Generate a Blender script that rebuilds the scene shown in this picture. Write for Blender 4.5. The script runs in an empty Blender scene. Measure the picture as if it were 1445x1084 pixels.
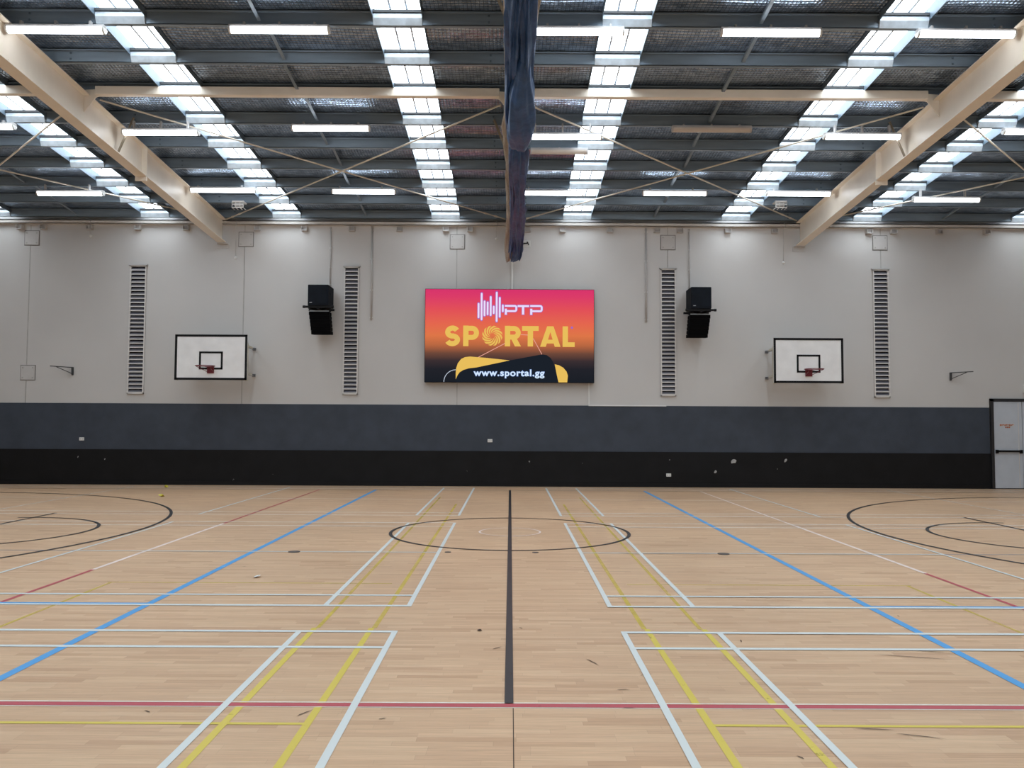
import bpy, bmesh, math, random
from mathutils import Vector, Matrix
random.seed(7)
S = bpy.context.scene
COL = S.collection
R = math.radians
PI = math.pi

# ------------------------------------------------------------------ camera
F, CX, CY, CAMH = 1150.0, 722.5, 542.0, 1.65
yaw = math.atan((720.5 - CX) / F); pitch = math.atan((596.0 - CY) / F); roll = .005
fw = Vector((-math.sin(yaw) * math.cos(pitch), math.cos(yaw) * math.cos(pitch), math.sin(pitch)))
rt = fw.cross(Vector((0, 0, 1))).normalized(); up = rt.cross(fw)
rt, up = rt * math.cos(roll) + up * math.sin(roll), -rt * math.sin(roll) + up * math.cos(roll)
cam = bpy.data.cameras.new('camera'); cam.sensor_width = 36; cam.lens = F / 1445 * 36
cam.clip_start = .05; cam.clip_end = 200
co = bpy.data.objects.new('camera', cam); COL.objects.link(co)
M3 = Matrix((rt, up, -fw)).transposed().to_4x4(); M3.translation = (0, 0, CAMH)
co.matrix_world = M3; S.camera = co

def at(px, py, Y):
    """point of the photograph at distance Y -> world (X, Y, Z)"""
    d = fw * F + rt * (px - CX) - up * (py - CY)
    t = Y / d.y
    return Vector((d.x * t, Y, CAMH + d.z * t))

def ground(px, py):
    d = fw * F + rt * (px - CX) - up * (py - CY)
    t = -CAMH / d.z
    return Vector((d.x * t, d.y * t, 0))

# ------------------------------------------------------------------ materials
def lin(c):
    return tuple(((v / 255) / 12.92 if v / 255 <= .04045 else ((v / 255 + .055) / 1.055) ** 2.4) for v in c) + (1,)

def new_mat(name):
    m = bpy.data.materials.new(name); m.use_nodes = True
    nt = m.node_tree; nt.nodes.clear()
    out = nt.nodes.new('ShaderNodeOutputMaterial')
    b = nt.nodes.new('ShaderNodeBsdfPrincipled'); nt.links.new(b.outputs[0], out.inputs[0])
    return m, nt, b, out

def N(nt, t, **k):
    n = nt.nodes.new(t)
    for a, v in k.items():
        setattr(n, a, v)
    return n

def mat(name, col, rough=.5, metal=0, var=.12, scale=4, bump=0, bscale=60, spec=.5, stretch=None):
    """painted / metal surface with gentle tonal variation"""
    m, nt, b, out = new_mat(name)
    L = nt.links.new
    tc = N(nt, 'ShaderNodeTexCoord')
    mp = N(nt, 'ShaderNodeMapping'); L(tc.outputs['Object'], mp.inputs[0])
    if stretch: mp.inputs['Scale'].default_value = stretch
    no = N(nt, 'ShaderNodeTexNoise'); no.inputs['Scale'].default_value = scale; no.inputs['Detail'].default_value = 5
    L(mp.outputs[0], no.inputs[0])
    rp = N(nt, 'ShaderNodeValToRGB')
    rp.color_ramp.elements[0].position = .3; rp.color_ramp.elements[1].position = .7
    rp.color_ramp.elements[0].color = tuple(v * (1 - var) for v in col[:3]) + (1,)
    rp.color_ramp.elements[1].color = tuple(min(1, v * (1 + var)) for v in col[:3]) + (1,)
    L(no.outputs[0], rp.inputs[0]); L(rp.outputs[0], b.inputs['Base Color'])
    b.inputs['Roughness'].default_value = rough; b.inputs['Metallic'].default_value = metal
    b.inputs['Specular IOR Level'].default_value = spec
    if bump:
        n2 = N(nt, 'ShaderNodeTexNoise'); n2.inputs['Scale'].default_value = bscale; n2.inputs['Detail'].default_value = 3
        L(mp.outputs[0], n2.inputs[0])
        bp = N(nt, 'ShaderNodeBump'); bp.inputs['Strength'].default_value = bump; bp.inputs['Distance'].default_value = .02
        L(n2.outputs[0], bp.inputs['Height']); L(bp.outputs[0], b.inputs['Normal'])
    return m

def emit(name, col, s):
    m = bpy.data.materials.new(name); m.use_nodes = True
    nt = m.node_tree; nt.nodes.clear()
    e = nt.nodes.new('ShaderNodeEmission'); o = nt.nodes.new('ShaderNodeOutputMaterial')
    e.inputs[0].default_value = col; e.inputs[1].default_value = s
    nt.links.new(e.outputs[0], o.inputs[0])
    return m

def wood_floor():
    m, nt, b, out = new_mat('hall_timber')
    L = nt.links.new
    def math_(op, a, bb=None):
        n = N(nt, 'ShaderNodeMath', operation=op)
        for i, v in enumerate((a, bb)):
            if v is None: continue
            if isinstance(v, (int, float)): n.inputs[i].default_value = v
            else: L(v, n.inputs[i])
        return n.outputs[0]
    tc = N(nt, 'ShaderNodeTexCoord'); sp = N(nt, 'ShaderNodeSeparateXYZ'); L(tc.outputs['Object'], sp.inputs[0])
    x, y = sp.outputs[0], sp.outputs[1]
    row = math_('FLOOR', math_('DIVIDE', y, .058))
    wn = N(nt, 'ShaderNodeTexWhiteNoise', noise_dimensions='1D'); L(row, wn.inputs['W'])
    xs = math_('ADD', math_('DIVIDE', x, .52), math_('MULTIPLY', wn.outputs[0], 13.7))
    colc = math_('FLOOR', xs)
    cmb = N(nt, 'ShaderNodeCombineXYZ'); L(colc, cmb.inputs[0]); L(row, cmb.inputs[1])
    w2 = N(nt, 'ShaderNodeTexWhiteNoise', noise_dimensions='2D'); L(cmb.outputs[0], w2.inputs['Vector'])
    rp = N(nt, 'ShaderNodeValToRGB'); cr = rp.color_ramp
    cr.elements[0].position = 0; cr.elements[0].color = FLOORC[0]
    cr.elements[1].position = 1; cr.elements[1].color = FLOORC[3]
    e = cr.elements.new(.18); e.color = FLOORC[1]
    e = cr.elements.new(.6); e.color = FLOORC[2]
    L(w2.outputs[0], rp.inputs[0])
    # grain stretched along the boards
    mp = N(nt, 'ShaderNodeMapping'); mp.inputs['Scale'].default_value = (1.6, 38, 1)
    L(tc.outputs['Object'], mp.inputs[0])
    g = N(nt, 'ShaderNodeTexNoise'); g.inputs['Scale'].default_value = 2.2; g.inputs['Detail'].default_value = 6; g.inputs['Roughness'].default_value = .65
    L(mp.outputs[0], g.inputs[0])
    mr = N(nt, 'ShaderNodeMapRange'); L(g.outputs[0], mr.inputs[0])
    mr.inputs[1].default_value = .3; mr.inputs[2].default_value = .7; mr.inputs[3].default_value = .86; mr.inputs[4].default_value = 1.12
    # broad wear
    g2 = N(nt, 'ShaderNodeTexNoise'); g2.inputs['Scale'].default_value = .35; g2.inputs['Detail'].default_value = 4
    L(tc.outputs['Object'], g2.inputs[0])
    mr2 = N(nt, 'ShaderNodeMapRange'); L(g2.outputs[0], mr2.inputs[0])
    mr2.inputs[1].default_value = .3; mr2.inputs[2].default_value = .7; mr2.inputs[3].default_value = .93; mr2.inputs[4].default_value = 1.06
    k = math_('MULTIPLY', mr.outputs[0], mr2.outputs[0])
    # thin joints between boards
    fy = math_('FRACT', math_('DIVIDE', y, .058)); fx = math_('FRACT', xs)
    jy = math_('LESS_THAN', fy, .05); jx = math_('LESS_THAN', fx, .004)
    j = math_('SUBTRACT', 1, math_('MULTIPLY', math_('MAXIMUM', jy, jx), .16))
    k = math_('MULTIPLY', k, j)
    mx = N(nt, 'ShaderNodeMix', data_type='RGBA', blend_type='MULTIPLY'); mx.inputs[0].default_value = 1
    L(rp.outputs[0], mx.inputs[6]); L(k, mx.inputs[7]); L(mx.outputs[2], b.inputs['Base Color'])
    mr3 = N(nt, 'ShaderNodeMapRange'); L(g2.outputs[0], mr3.inputs[0])
    mr3.inputs[3].default_value = .38; mr3.inputs[4].default_value = .52
    L(mr3.outputs[0], b.inputs['Roughness'])
    b.inputs['Specular IOR Level'].default_value = .35
    return m
FLOORC = [lin((191, 153, 120)), lin((201, 164, 131)), lin((205, 169, 135)), lin((211, 177, 143))]

def paint_line(name, col, wear=.5, size=3.0, cap=1.0):
    """line paint scuffed through to the timber: wear 0..1"""
    m, nt, b, out = new_mat(name)
    L = nt.links.new
    b.inputs['Base Color'].default_value = col; b.inputs['Roughness'].default_value = .42
    b.inputs['Specular IOR Level'].default_value = .35
    tr = N(nt, 'ShaderNodeBsdfTransparent'); mx = N(nt, 'ShaderNodeMixShader')
    tc = N(nt, 'ShaderNodeTexCoord')
    n1 = N(nt, 'ShaderNodeTexNoise'); n1.inputs['Scale'].default_value = size; n1.inputs['Detail'].default_value = 9; n1.inputs['Roughness'].default_value = .75
    L(tc.outputs['Object'], n1.inputs[0])
    mr = N(nt, 'ShaderNodeMapRange'); L(n1.outputs[0], mr.inputs[0])
    c = .25 + .3 * wear
    sft = .05 if cap == 1 else .22
    mr.inputs[1].default_value = c - sft; mr.inputs[2].default_value = c + sft
    mr.inputs[3].default_value = 0.0 if wear > .3 else .35; mr.inputs[4].default_value = cap
    L(mr.outputs[0], mx.inputs[0]); L(tr.outputs[0], mx.inputs[1]); L(b.outputs[0], mx.inputs[2])
    L(mx.outputs[0], out.inputs[0])
    return m

def foil():
    m, nt, b, out = new_mat('roof_foil')
    L = nt.links.new
    tc = N(nt, 'ShaderNodeTexCoord')
    sp = N(nt, 'ShaderNodeSeparateXYZ'); L(tc.outputs['Object'], sp.inputs[0])
    b.inputs['Metallic'].default_value = .85
    # wire safety mesh: thin lines every 6 cm
    def grid(o, p):
        d = N(nt, 'ShaderNodeMath', operation='DIVIDE'); L(o, d.inputs[0]); d.inputs[1].default_value = p
        f = N(nt, 'ShaderNodeMath', operation='FRACT'); L(d.outputs[0], f.inputs[0])
        a = N(nt, 'ShaderNodeMath', operation='SUBTRACT'); L(f.outputs[0], a.inputs[0]); a.inputs[1].default_value = .5
        a2 = N(nt, 'ShaderNodeMath', operation='ABSOLUTE'); L(a.outputs[0], a2.inputs[0])
        return a2.outputs[0]
    gx, gy = grid(sp.outputs[0], .06), grid(sp.outputs[1], .075)
    mxm = N(nt, 'ShaderNodeMath', operation='MAXIMUM'); L(gx, mxm.inputs[0]); L(gy, mxm.inputs[1])
    wire = N(nt, 'ShaderNodeMapRange'); L(mxm.outputs[0], wire.inputs[0])
    wire.inputs[1].default_value = .40; wire.inputs[2].default_value = .48
    no = N(nt, 'ShaderNodeTexNoise'); no.inputs['Scale'].default_value = 9; no.inputs['Detail'].default_value = 5
    L(tc.outputs['Object'], no.inputs[0])
    rp = N(nt, 'ShaderNodeValToRGB')
    rp.color_ramp.elements[0].position = .3; rp.color_ramp.elements[0].color = (.20, .27, .36, 1)
    rp.color_ramp.elements[1].position = .75; rp.color_ramp.elements[1].color = (.60, .72, .88, 1)
    L(no.outputs[0], rp.inputs[0])
    mx = N(nt, 'ShaderNodeMix', data_type='RGBA'); L(wire.outputs[0], mx.inputs[0]); L(rp.outputs[0], mx.inputs[6])
    mx.inputs[7].default_value = (.09, .11, .15, 1)
    L(mx.outputs[2], b.inputs['Base Color'])
    b.inputs['Roughness'].default_value = .24
    # pillowing of the foil between the wires
    ad = N(nt, 'ShaderNodeMath', operation='ADD'); L(gx, ad.inputs[0]); L(gy, ad.inputs[1])
    m2 = N(nt, 'ShaderNodeMath', operation='MULTIPLY'); L(ad.outputs[0], m2.inputs[0]); m2.inputs[1].default_value = .5
    ad2 = N(nt, 'ShaderNodeMath', operation='ADD'); L(m2.outputs[0], ad2.inputs[0])
    n3 = N(nt, 'ShaderNodeTexNoise'); n3.inputs['Scale'].default_value = 5; n3.inputs['Detail'].default_value = 4
    L(tc.outputs['Object'], n3.inputs[0]); L(n3.outputs[0], ad2.inputs[1])
    bp = N(nt, 'ShaderNodeBump'); bp.inputs['Strength'].default_value = .8; bp.inputs['Distance'].default_value = .02
    L(ad2.outputs[0], bp.inputs['Height']); L(bp.outputs[0], b.inputs['Normal'])
    return m

M = {}
M['floor'] = wood_floor()
M['foil'] = foil()
M['wall'] = mat('wall_grey_paint', (.60, .585, .57), .27, var=.03, scale=.6, bump=.12, bscale=2.2, spec=.5)
M['dado'] = mat('charcoal_paint', (.050, .061, .082), .6, var=.12, scale=2.5, bump=.15, bscale=40, spec=.3)
def black_band():
    m = mat('black_board', (.006, .006, .007), .6, var=.3, scale=2, spec=.25)
    nt = m.node_tree; L = nt.links.new
    b = [n for n in nt.nodes if n.type == 'BSDF_PRINCIPLED'][0]
    rp = [n for n in nt.nodes if n.type == 'VALTORGB'][0]
    tc = [n for n in nt.nodes if n.type == 'TEX_COORD'][0]
    v = N(nt, 'ShaderNodeTexNoise'); v.inputs['Scale'].default_value = 5; v.inputs['Detail'].default_value = 6
    L(tc.outputs['Object'], v.inputs[0])
    mr = N(nt, 'ShaderNodeMapRange'); L(v.outputs[0], mr.inputs[0])
    mr.inputs[1].default_value = .735; mr.inputs[2].default_value = .76
    mx = N(nt, 'ShaderNodeMix', data_type='RGBA'); L(mr.outputs[0], mx.inputs[0]); L(rp.outputs[0], mx.inputs[6])
    mx.inputs[7].default_value = (.3, .3, .29, 1); L(mx.outputs[2], b.inputs['Base Color'])
    return m
M['black_band'] = black_band()
M['chip'] = mat('bare_plaster', (.40, .40, .39), .8, var=.2, scale=30)
M['cream'] = mat('cream_steel_paint', (.84, .76, .65), .42, var=.05, scale=2)
M['joint'] = mat('joint_sealant', (.42, .41, .39), .8)  # even grey of the wall joints, also on bolts and socket holes
M['tray'] = mat('bright_galvanised_tray', (.52, .59, .65), .4, .1, var=.14, scale=9)
M['eave'] = mat('eave_channel_paint', (.66, .62, .58), .4, var=.03)
M['plate'] = mat('wall_plate_paint', (.56, .54, .525), .45, var=.04)
M['plate_edge'] = mat('plate_gap', (.22, .21, .20), .8)
M['purlin'] = mat('galvanised_purlin', (.22, .285, .35), .45, .15, var=.15, scale=3, stretch=(.3, 3, 3))
M['flash'] = mat('galvanised_flashing', (.11, .155, .20), .5, .1, var=.12, scale=6)
M['dark_edge'] = mat('shade_black', (.03, .033, .038), .6)  # near-black for the painted shadow strips and the daylight-blocking sheet
M['sky'] = emit('skylight_glow', (.84, .93, 1, 1), 8.4)
M['rib'] = mat('skylight_rib', (.55, .58, .6), .5)
M['tube'] = emit('tube_glow', (.90, .95, 1, 1), 12)
M['lamp_off'] = mat('unlit_diffuser', (.55, .48, .42), .3, var=.04)
M['lamp_body'] = mat('lamp_body_enamel', (.45, .44, .44), .4)
M['white'] = mat('white_plastic', (.75, .75, .73), .4, var=.03)
M['louvre'] = mat('louvre_blade', (.13, .13, .155), .45, var=.1, scale=10)
M['louvre_frame'] = mat('louvre_frame_paint', (.68, .66, .64), .4, var=.05)
M['slot'] = mat('dark_void', (.012, .012, .015), .9)
M['spk'] = mat('speaker_black', (.004, .007, .013), .7, var=.2, scale=8, spec=.2)
M['spk2'] = mat('speaker_grille_black', (.002, .002, .0025), .9, var=.2, scale=30, spec=.1)
M['badge'] = mat('silver_badge', (.5, .52, .54), .4)
M['board'] = mat('backboard_white', (.88, .88, .88), .45, var=.05, scale=3)
M['black'] = mat('black_paint', (.006, .006, .007), .6, var=.1, spec=.25)
M['red'] = mat('hoop_red', (.16, .012, .022), .42, var=.1, scale=20)
M['cream2'] = mat('cream_tube', (.58, .56, .46), .45)
M['grey_metal'] = mat('grey_metal', (.17, .17, .18), .45, .3)
M['bracket'] = mat('dark_bracket', (.06, .06, .06), .5, .3)
M['conduit'] = mat('painted_conduit', (.52, .51, .50), .4)
M['door'] = mat('door_grey_paint', (.54, .58, .64), .4, var=.05, scale=3)
M['door_frame'] = mat('door_frame_black', (.02, .02, .023), .4)
M['orange'] = mat('orange_sticker', (.45, .13, .05), .5)
M['vinyl'] = mat('navy_vinyl', (.030, .082, .215), .45, var=.25, scale=5, bump=.5, bscale=7, spec=.3)
M['net'] = mat('beige_netting', (.42, .36, .29), .9, var=.35, scale=60, bump=.9, bscale=90)
M['brace'] = mat('brace_shaded_cream', (.34, .29, .22), .5)  # darker than the cream rafters: the braces' shade is put into the colour
M['rod'] = mat('rod_cream', (.72, .66, .56), .5)
M['yellow_tape'] = mat('yellow_tape', (.62, .55, .06), .5)
M['leaf'] = mat('brown_debris', (.05, .025, .015), .8)
M['scuff'] = paint_line('rubber_scuff', (.06, .045, .035, 1), .75, 22)
M['socket'] = mat('floor_socket_metal', (.10, .085, .08), .5, .4)
P = {}
P['white'] = paint_line('line_white', (.66, .70, .69, 1), .10)
P['white_far'] = paint_line('line_white_worn', (.85, .82, .76, 1), .45, 2, .9)
P['cream_thin'] = paint_line('line_cream', (.90, .84, .76, 1), .25, 3, .95)
P['blue'] = paint_line('line_blue', (.075, .34, .70, 1), .08)
P['blue_thin'] = paint_line('line_blue_grey', (.24, .29, .38, 1), .5, 2, .8)
P['red'] = paint_line('line_red', (.48, .07, .09, 1), .22, 9)
P['pink'] = paint_line('line_pink', (.90, .76, .70, 1), .12, 1.5, .95)
P['yellow'] = paint_line('line_yellow', (.66, .52, .08, 1), .34, 4)
P['yellow_worn'] = paint_line('line_yellow_worn', (.72, .56, .07, 1), .5, .8, .75)
P['black'] = paint_line('line_black', (.018, .020, .024, 1), .30, 8)
P['black_worn'] = paint_line('line_black_worn', (.022, .020, .020, 1), .62, 5)

# ------------------------------------------------------------------ mesh helpers
class MB:
    def __init__(s): s.bm = bmesh.new()
    def box(s, lo, hi):
        x0, y0, z0 = lo; x1, y1, z1 = hi
        v = [s.bm.verts.new(p) for p in ((x0,y0,z0),(x1,y0,z0),(x1,y1,z0),(x0,y1,z0),(x0,y0,z1),(x1,y0,z1),(x1,y1,z1),(x0,y1,z1))]
        for f in ((0,3,2,1),(4,5,6,7),(0,1,5,4),(1,2,6,5),(2,3,7,6),(3,0,4,7)):
            s.bm.faces.new([v[i] for i in f])
        return s
    def cbox(s, c, d):
        return s.box([c[i] - d[i] / 2 for i in range(3)], [c[i] + d[i] / 2 for i in range(3)])
    def bar(s, a, b, w, h=None, up=(0, 0, 1)):
        """rectangular bar from a to b"""
        a, b = Vector(a), Vector(b); h = h or w
        d = (b - a).normalized(); upv = Vector(up)
        if abs(d.dot(upv)) > .98: upv = Vector((1, 0, 0))
        sx = d.cross(upv).normalized() * w / 2; sz = d.cross(sx).normalized() * h / 2
        v = [s.bm.verts.new(p + i * sx + j * sz) for p in (a, b) for i, j in ((-1,-1),(1,-1),(1,1),(-1,1))]
        for f in ((0,3,2,1),(4,5,6,7),(0,1,5,4),(1,2,6,5),(2,3,7,6),(3,0,4,7)):
            s.bm.faces.new([v[i] for i in f])
        return s
    def tube(s, pts, r, n=8, cap=True):
        pts = [Vector(p) for p in pts]; rings = []
        for i, p in enumerate(pts):
            d = (pts[min(i + 1, len(pts) - 1)] - pts[max(i - 1, 0)]).normalized()
            u = Vector((0, 0, 1)) if abs(d.z) < .9 else Vector((1, 0, 0))
            a = d.cross(u).normalized(); b = d.cross(a)
            rr = r[i] if isinstance(r, (list, tuple)) else r
            rings.append([s.bm.verts.new(p + a * math.cos(t) * rr + b * math.sin(t) * rr) for t in [2 * PI * k / n for k in range(n)]])
        for q, w in zip(rings, rings[1:]):
            for k in range(n):
                s.bm.faces.new((q[k], q[(k + 1) % n], w[(k + 1) % n], w[k]))
        if cap:
            s.bm.faces.new(rings[0][::-1]); s.bm.faces.new(rings[-1])
        return s
    def ring(s, c, Rr, r, n=28, m=8, axis='z'):
        rg = []
        for i in range(n):
            t = 2 * PI * i / n; row = []
            for j in range(m):
                u = 2 * PI * j / m; q = Rr + r * math.cos(u)
                p = (q * math.cos(t), q * math.sin(t), r * math.sin(u))
                if axis == 'y': p = (p[0], p[2], p[1])
                row.append(s.bm.verts.new((c[0] + p[0], c[1] + p[1], c[2] + p[2])))
            rg.append(row)
        for i in range(n):
            for j in range(m):
                s.bm.faces.new((rg[i][j], rg[(i+1)%n][j], rg[(i+1)%n][(j+1)%m], rg[i][(j+1)%m]))
        return s
    def ball(s, c, r, sx=1, sy=1, sz=1):
        bmesh.ops.create_icosphere(s.bm, subdivisions=2, radius=r, matrix=Matrix.Translation(c) @ Matrix.Diagonal((sx, sy, sz, 1)))
        return s
    def face(s, pts):
        s.bm.faces.new([s.bm.verts.new(p) for p in pts]); return s
    def prism(s, pts2, f, d):
        """outline pts2 mapped by f(u,v)->world, extruded by vector d"""
        d = Vector(d)
        a = [s.bm.verts.new(f(*p)) for p in pts2]; b = [s.bm.verts.new(Vector(f(*p)) + d) for p in pts2]
        n = len(a)
        s.bm.faces.new(a); s.bm.faces.new(b[::-1])
        for i in range(n):
            s.bm.faces.new((a[i], b[i], b[(i + 1) % n], a[(i + 1) % n]))
        return s
    def build(s, name, m, parent=None, smooth=False, bevel=0):
        bmesh.ops.recalc_face_normals(s.bm, faces=s.bm.faces)
        me = bpy.data.meshes.new(name)
        if parent is not None:
            p = parent; off = Vector((0, 0, 0))
            while p is not None:
                off += Vector(p.location); p = p.parent
            bmesh.ops.translate(s.bm, verts=s.bm.verts, vec=-off)
        s.bm.to_mesh(me); s.bm.free()
        me.materials.append(m if not isinstance(m, str) else M[m])
        if smooth:
            for q in me.polygons: q.use_smooth = True
        o = bpy.data.objects.new(name, me); COL.objects.link(o)
        if parent is not None: o.parent = parent
        if bevel:
            bv = o.modifiers.new('bevel', 'BEVEL'); bv.width = bevel; bv.segments = 2; bv.limit_method = 'ANGLE'
        return o

def tag(o, label=None, cat=None, group=None, kind=None):
    if label: o['label'] = label
    if cat: o['category'] = cat
    if group: o['group'] = group
    if kind: o['kind'] = kind
    return o
def struct(o, label=None):
    o['kind'] = 'structure'
    if label: o['label'] = label
    return o
def thing(name, loc, label, cat, group=None):
    o = bpy.data.objects.new(name, None); COL.objects.link(o); o.location = loc; o.empty_display_size = .1
    return tag(o, label, cat, group)
_mc = {}
def many(name, mt_, parent, c, d):
    """one small box part of its own; all boxes of a size share a mesh"""
    key = (name, mt_, d)
    if key not in _mc:
        k = MB().cbox((0, 0, 0), d).build(name, mt_); _mc[key] = k.data; bpy.data.objects.remove(k)
    o = bpy.data.objects.new(name, _mc[key]); COL.objects.link(o); o.parent = parent
    o.location = Vector(c) - Vector(parent.location); return o
def dup(root, loc, label=None, group=None):
    def cp(o, par):
        c = o.copy(); COL.objects.link(c); c.parent = par
        for ch in list(kids.get(o.name, [])): cp(ch, c)
        return c
    kids = {}
    for o in bpy.data.objects:
        if o.parent: kids.setdefault(o.parent.name, []).append(o)
    r = cp(root, None); r.location = loc
    if label: r['label'] = label
    if group: r['group'] = group
    return r
ORD = ['first', 'second', 'third', 'fourth', 'fifth', 'sixth', 'seventh', 'eighth', 'ninth', 'tenth', 'eleventh', 'twelfth', 'thirteenth', 'fourteenth', 'fifteenth', 'sixteenth', 'seventeenth']

# ------------------------------------------------------------------ the hall
YW = 21.06            # face of the far wall
XW = 17.0             # side walls
YN = -12.6            # wall behind the camera
RIDGE = 4.0
SL = .0687
def zr(Y):            # underside of the purlins
    return 6.90 + SL * (20.85 - Y) if Y >= RIDGE else 6.90 + SL * (20.85 - RIDGE) - SL * (RIDGE - Y)
PY = [20.85 - 1.128 * i for i in range(15)]
PH = .20

m = MB().box((-XW, YN, -.2), (XW, YW, 0)); floor = struct(m.build('floor', 'floor'), 'strip timber sports hall floor')
m = MB().box((-XW - .2, YW, -.2), (XW + .2, YW + .2, 7.6)); wall = struct(m.build('wall_back', 'wall'), 'grey painted upper wall behind the screen')
m = MB().box((-XW - .2, YN, -.2), (-XW, YW + .2, 9)); struct(m.build('wall_left', 'wall'))
m = MB().box((XW, YN, -.2), (XW + .2, YW + .2, 9)); struct(m.build('wall_right', 'wall'))
m = MB().box((-XW - .2, YN - .2, -.2), (XW + .2, YN, 9)); struct(m.build('wall_front', 'wall'))

DX0 = at(1396, 600, YW).x       # door opening starts
ztop = 2.09; zmid = .905
m = MB()
m.box((-XW, YW - .012, zmid - .01), (DX0, YW, ztop)); struct(m.build('trim_1', 'dado'), 'charcoal painted band along the lower wall')
dx1 = DX0 + 2.0
m = MB()
m.box((-XW, YW - .03, 0), (DX0, YW, zmid)); b2 = struct(m.build('trim_2', 'black_band'), 'black scuffed board along the foot of the wall')
m = MB(); m.box((-XW, YW - .045, 0), (DX0, YW - .03, .10)); m.build('skirting', 'black', b2)
for (px, py, w, h) in ((1035, 651, .19, .13), (1108.5, 650, .08, .13), (1009.5, 666, .075, .10), (945, 649, .02, .03), (1097, 662, .02, .02), (110, 645, .02, .06), (148, 648, .03, .04)):
    c = at(px, py, YW - .03); m = MB(); n = 9
    m.prism([(w / 2 * math.cos(2 * PI * k / n) * random.uniform(.6, 1.1), h / 2 * math.sin(2 * PI * k / n) * random.uniform(.6, 1.1)) for k in range(n)],
            lambda u, v: Vector((c.x + u + v * .3, c.y, c.z + v)), (0, -.002, 0))
    m.build('paint_chip', 'chip', b2)
for sgn, nm in ((-1, 'trim_3'), (1, 'trim_4')):
    m = MB(); x = sgn * XW; m.box((min(x, x - sgn * .02), YN, 0), (max(x, x - sgn * .02), YW - .05, zmid)); struct(m.build(nm, 'black'))

# wall joints between the precast panels and their square cover plates
def wall_joint(px, y0, y1):
    a, b_ = at(px, y0, YW), at(px, y1, YW)
    m = MB(); m.box((a.x - .012, YW - .004, min(a.z, b_.z)), (a.x + .012, YW, max(a.z, b_.z))); m.build('panel_joint', 'joint', wall)
for px, y0, y1 in ((44, 318, 572), (346, 318, 572), (645, 318, 407), (645, 541, 572), (942, 320, 379), (1242, 320, 380)):
    wall_joint(px, y0, y1)

def cover_plate(px, py, lab, s=.36):
    c = at(px, py, YW); t = thing('cover_plate', (c.x, YW, c.z), lab, 'cover plate', 'square cover plates on the upper wall')
    MB().box((c.x - s/2 - .02, YW - .006, c.z - s/2 - .02), (c.x + s/2 + .02, YW - .0005, c.z + s/2 + .02)).build('gap_edge', 'plate_edge', t)
    MB().box((c.x - s/2, YW - .02, c.z - s/2), (c.x + s/2, YW - .006, c.z + s/2)).build('plate', 'plate', t)
    for i in (-1, 1):
        for j in (-1, 1):
            MB().cbox((c.x + i * s * .36, YW - .024, c.z + j * s * .36), (.03, .008, .03)).build('bolt', 'joint', t)
for px, py, lab in ((45.5, 336, 'square grey plate high on the wall above the bare stretch beyond the loudspeaker'),
                    (347.5, 338, 'square grey plate high above the backboard away from the door'),
                    (645.5, 341.5, 'square grey plate high above the lit screen'),
                    (942.5, 342.5, 'square grey plate above the vent beside the door-side loudspeaker'),
                    (1241.5, 343, 'square grey plate above the vent next to the door'),
                    (39.5, 526, 'square grey plate low on the wall by the folded wall arm')):
    cover_plate(px, py, lab)

# eave channel across the top of the wall
m = MB(); z1 = 6.85; z0 = 6.745
m.box((-XW, YW - .14, z1 - .025), (XW, YW, z1)); m.box((-XW, YW - .14, z0), (XW, YW - .12, z1)); m.box((-XW, YW - .14, z0 - .0), (XW, YW, z0 + .012))
struct(m.build('trim_5', 'eave'), 'grey eave channel along the top of the wall')
cl = [30, 63, 128.5, 196, 264, 364, 430.5, 497.5, 564, 629.5, 663.5, 744.5, 794, 860.5, 926.5, 959, 1026, 1092, 1225, 1259.5, 1324, 1390.5]
first = None
for px in cl:
    c = at(px, 320, YW)
    z = 6.685
    if first is None:
        m = MB(); m.box((c.x - .075, YW - .02, z - .085), (c.x + .075, YW - .001, z + .058)); m.box((c.x - .075, YW - .12, z - .085), (c.x + .075, YW - .02, z - .07)); m.box((c.x - .075, YW - .12, z - .085), (c.x - .066, YW - .02, z + .03)); m.box((c.x + .066, YW - .12, z - .085), (c.x + .075, YW - .02, z + .03))
        first = m.build('wall_cleat', 'plate'); tag(first, 'small grey steel cleat under the eave channel along the wall top', 'cleat', 'cleats under the eave channel'); fx = c.x
    else:
        o = first.copy(); COL.objects.link(o); o.location.x = c.x - fx

# ------------------------------------------------------------------ roof
SKX = [-13.3, -9.2, -5.8, -1.7, 1.7, 5.8, 9.2, 13.3]; SKW = .37
edges = [-XW] + [e for c in SKX for e in (c - SKW, c + SKW)] + [XW]
YS = []
for i in range(len(PY) - 1):
    for k in range(6): YS.append((PY[i] + (PY[i + 1] - PY[i]) * k / 6, .045 * math.sin(PI * k / 6)))
YS.append((PY[-1], 0)); YS = [(YW, 0)] + YS
YS += [(RIDGE, 0), (RIDGE - 5, .03), (RIDGE - 10, .03), (YN, 0)]
m = MB()
for a, b_ in zip(edges[::2], edges[1::2]):
    nx = max(2, int((b_ - a) / .6)); prev = None
    for (Y, sg) in YS:
        row = [m.bm.verts.new((a + (b_ - a) * k / nx, Y, zr(Y) + PH + .005 - sg * (1 + .35 * math.sin(k * 1.7 + Y * 3)))) for k in range(nx + 1)]
        if prev:
            for k in range(nx): m.bm.faces.new((prev[k], prev[k + 1], row[k + 1], row[k]))
        prev = row
ceiling = struct(m.build('ceiling', 'foil', smooth=True), 'silver foil insulation under wire mesh')
m = MB(); m.box((-XW - .3, YN - .3, 9.2), (XW + .3, YW + .3, 9.3)); struct(m.build('ceiling_daylight_blocker', 'dark_edge'))  # added unseen sheet above the roof, stops world light leaking in

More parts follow.
